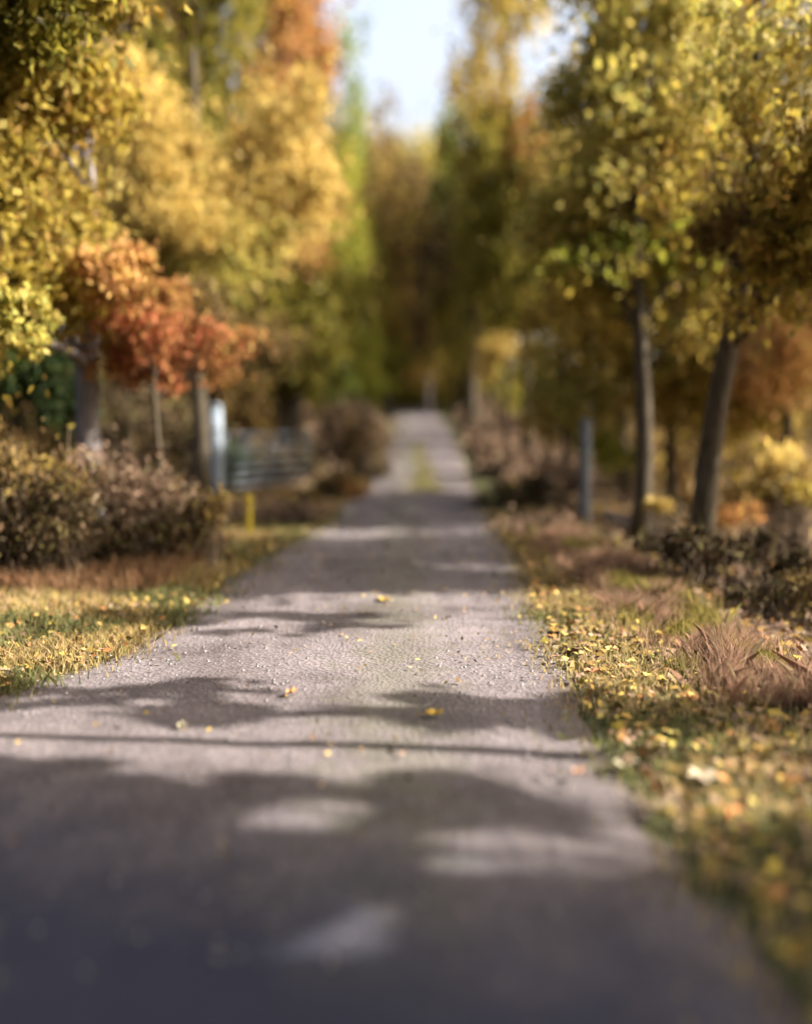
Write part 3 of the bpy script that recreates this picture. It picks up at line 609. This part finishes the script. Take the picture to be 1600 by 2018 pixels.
# single fallen leaves one can count: lobed, curled
def big_leaf(label, px, py, size, col, ang):
    p = ground(px, py); V = [(0, 0, .006)]; n = 22
    for k in range(n):
        t = 2 * math.pi * k / n; r = size * .5 * (.62 + .38 * abs(math.cos(2.5 * t)) ** .7)
        V.append((r * math.cos(t), r * math.sin(t) * .85, .006 + .03 * (r / size) * math.sin(2 * t + 1) ** 2 + .012))
    Fc = [(0, 1 + k, 1 + (k + 1) % n) for k in range(n)]
    root = empty('fallen_leaf', (p[0], p[1], float(H(p[0], p[1])) + .04)); root.rotation_euler[2] = ang; tag(root, label, 'leaf')
    col = tuple(c * .5 for c in col); m = flatmat('leaf_tint', col, tuple(min(1, c * 1.25) for c in col), 30, .7)
    o = link('blade', mesh_of('blade', V, Fc, False), m, root)
    sf = o.modifiers.new('thick', 'SOLIDIFY'); sf.thickness = .002
    V2, F2 = tubes([([(-size * .3, 0, .012), (-size * .6, .005, .01), (-size * .85, .02, .004)], [.002, .0018, .0015])], 5)
    link('stalk', mesh_of('stalk', V2, F2), m, root)
big_leaf('bright yellow fallen leaf alone in the shadow at the middle of the near road', 855, 1430, .10, (.75, .48, .06), .3)
big_leaf('small orange fallen leaf on the sunlit road left of centre', 575, 1382, .08, (.7, .33, .12), 1.2)
big_leaf('small yellow leaf lying on the middle of the road further off', 755, 1195, .14, (.62, .40, .08), 2)
big_leaf('orange brown leaf on the right half of the sunlit near road', 1140, 1550, .07, (.6, .33, .18), .8)
big_leaf('large cream coloured leaf on the right road edge', 1232, 1530, .12, (.66, .57, .36), .1)
big_leaf('long cream coloured leaf in the right verge', 1385, 1560, .16, (.68, .56, .36), 2.0)
big_leaf('tan leaf on the road edge below the two cream leaves', 1312, 1610, .12, (.62, .46, .26), 1.1)
big_leaf('pale yellow leaf on the left of the near road', 360, 1452, .07, (.62, .55, .36), 1.6)
big_leaf('rust coloured leaf at the sunny edge of the right verge', 1165, 1340, .10, (.55, .24, .1), .6)

# ------------------------------------------------------------------ gate, posts, stake, log
def post(label, base, hgt, rad, m, name='gate_post', top=None):
    root = empty(name, base); tag(root, label, 'post')
    V, Fc = tubes([([(0, 0, -.2), (0, 0, .1), (.005, 0, hgt * .5), (0, .004, hgt - .015), (0, 0, hgt)], [rad * 1.04, rad, rad * .98, rad * .97, rad * .88])], 18)
    link('shaft', mesh_of('shaft', V, Fc), m, root)
    if top is not None:
        V, Fc = tubes([([(0, 0, hgt - .02), (0, 0, hgt + .008), (0, 0, hgt + .03)], [rad * 1.08, rad * 1.08, rad * .6])], 18)
        link('cap', mesh_of('cap', V, Fc), top, root)
    for z in (.35, hgt * .75):
        V, Fc = tubes([([(0, 0, z - .02), (0, 0, z + .02)], [rad * 1.1, rad * 1.1])], 18)
        link('band', mesh_of('band', V, Fc), M_GALV, root)
    return root
pl = gz(-3.42, 17.8); post('pale round gatepost that the open gate hangs from', pl, 1.72 - pl[2] + .06, .115, M_WHITE, top=M_WHITE)
pr = gz(2.79, 15.3); post('grey round gatepost standing alone on the right of the track', pr, 1.52 - pr[2], .085, M_WOODP, top=M_GALV)
g0 = np.array([-3.26, 17.85]); g1 = np.array([-2.0, 20.3]); zb = .30
root = empty('field_gate', (g0[0], g0[1], float(H(*g0)))); tag(root, 'open tubular metal field gate with thin horizontal bars on the left of the track', 'gate')
def gp(t, z): return (float((g1 - g0)[0] * t), float((g1 - g0)[1] * t), z - root.location.z)
def tube_part(name, a, b_, r, m=M_GALV):
    V, Fc = tubes([([a, b_], [r, r])], 10); link(name, mesh_of(name, V, Fc), m, root)
for k in range(6):
    z = zb + (.0, .15, .32, .51, .72, .96)[k]; tube_part('rail', gp(0, z), gp(1, z), .026)
tube_part('end_upright', gp(0, zb - .02), gp(0, zb + .98), .024); tube_part('end_upright', gp(1, zb - .02), gp(1, zb + .98), .024)
for t in (.25, .5, .75): tube_part('brace', gp(t, zb), gp(t, zb + .96), .010)
tube_part('hinge', (-.12, -.02, zb + .2 - root.location.z), gp(0.0, zb + .2), .018); tube_part('hinge', (-.12, -.02, zb + .8 - root.location.z), gp(0.0, zb + .8), .018)

b = gz(-2.08, 13.0); root = empty('marker_stake', b); tag(root, 'short yellow marker stake in the brambles before the gate', 'stake')
def boxmesh(sx, sy, z0, z1, ox=0, oy=0, bev=.006):
    V = []; 
    for z, k in ((z0, 1), (z1 - bev, 1), (z1, .7)):
        for a, c in ((-1, -1), (1, -1), (1, 1), (-1, 1)): V.append((ox + a * sx * k, oy + c * sy * k, z))
    Fc = [(3, 2, 1, 0), (8, 9, 10, 11)]
    for j in (0, 4):
        for i in range(4): Fc.append((j + i, j + (i + 1) % 4, j + 4 + (i + 1) % 4, j + 4 + i))
    return mesh_of('box', V, Fc, False)
link('shaft', boxmesh(.032, .012, -.1, .52 - b[2]), M_YEL, root); link('cap', boxmesh(.036, .016, .52 - b[2], .55 - b[2]), M_YEL, root)

# fallen log on the right
a = ground(1190, 1030); b = ground(1330, 1075)
root = empty('fallen_log', tuple(a)); tag(root, 'pale fallen log lying on the brown brush right of the gatepost', 'log')
b = b - a
V, Fc = tubes([wobbly((0, 0, .12), (b[0], b[1], b[2] + .15), .07, .05, 8, .05)], 12); link('trunk', mesh_of('trunk', V, Fc), BARK_G, root)
for sg in (wobbly((b[0] * .5, b[1] * .5, .14), (b[0] * .5 + .3, b[1] * .5 - .1, .42), .03, .01, 5, .1), wobbly((b[0] * .2, b[1] * .2, .12), (b[0] * .1 - .2, b[1] * .2, .36), .025, .008, 5, .1)):
    V, Fc = tubes([sg], 8); link('branch', mesh_of('branch', V, Fc), BARK_G, root)
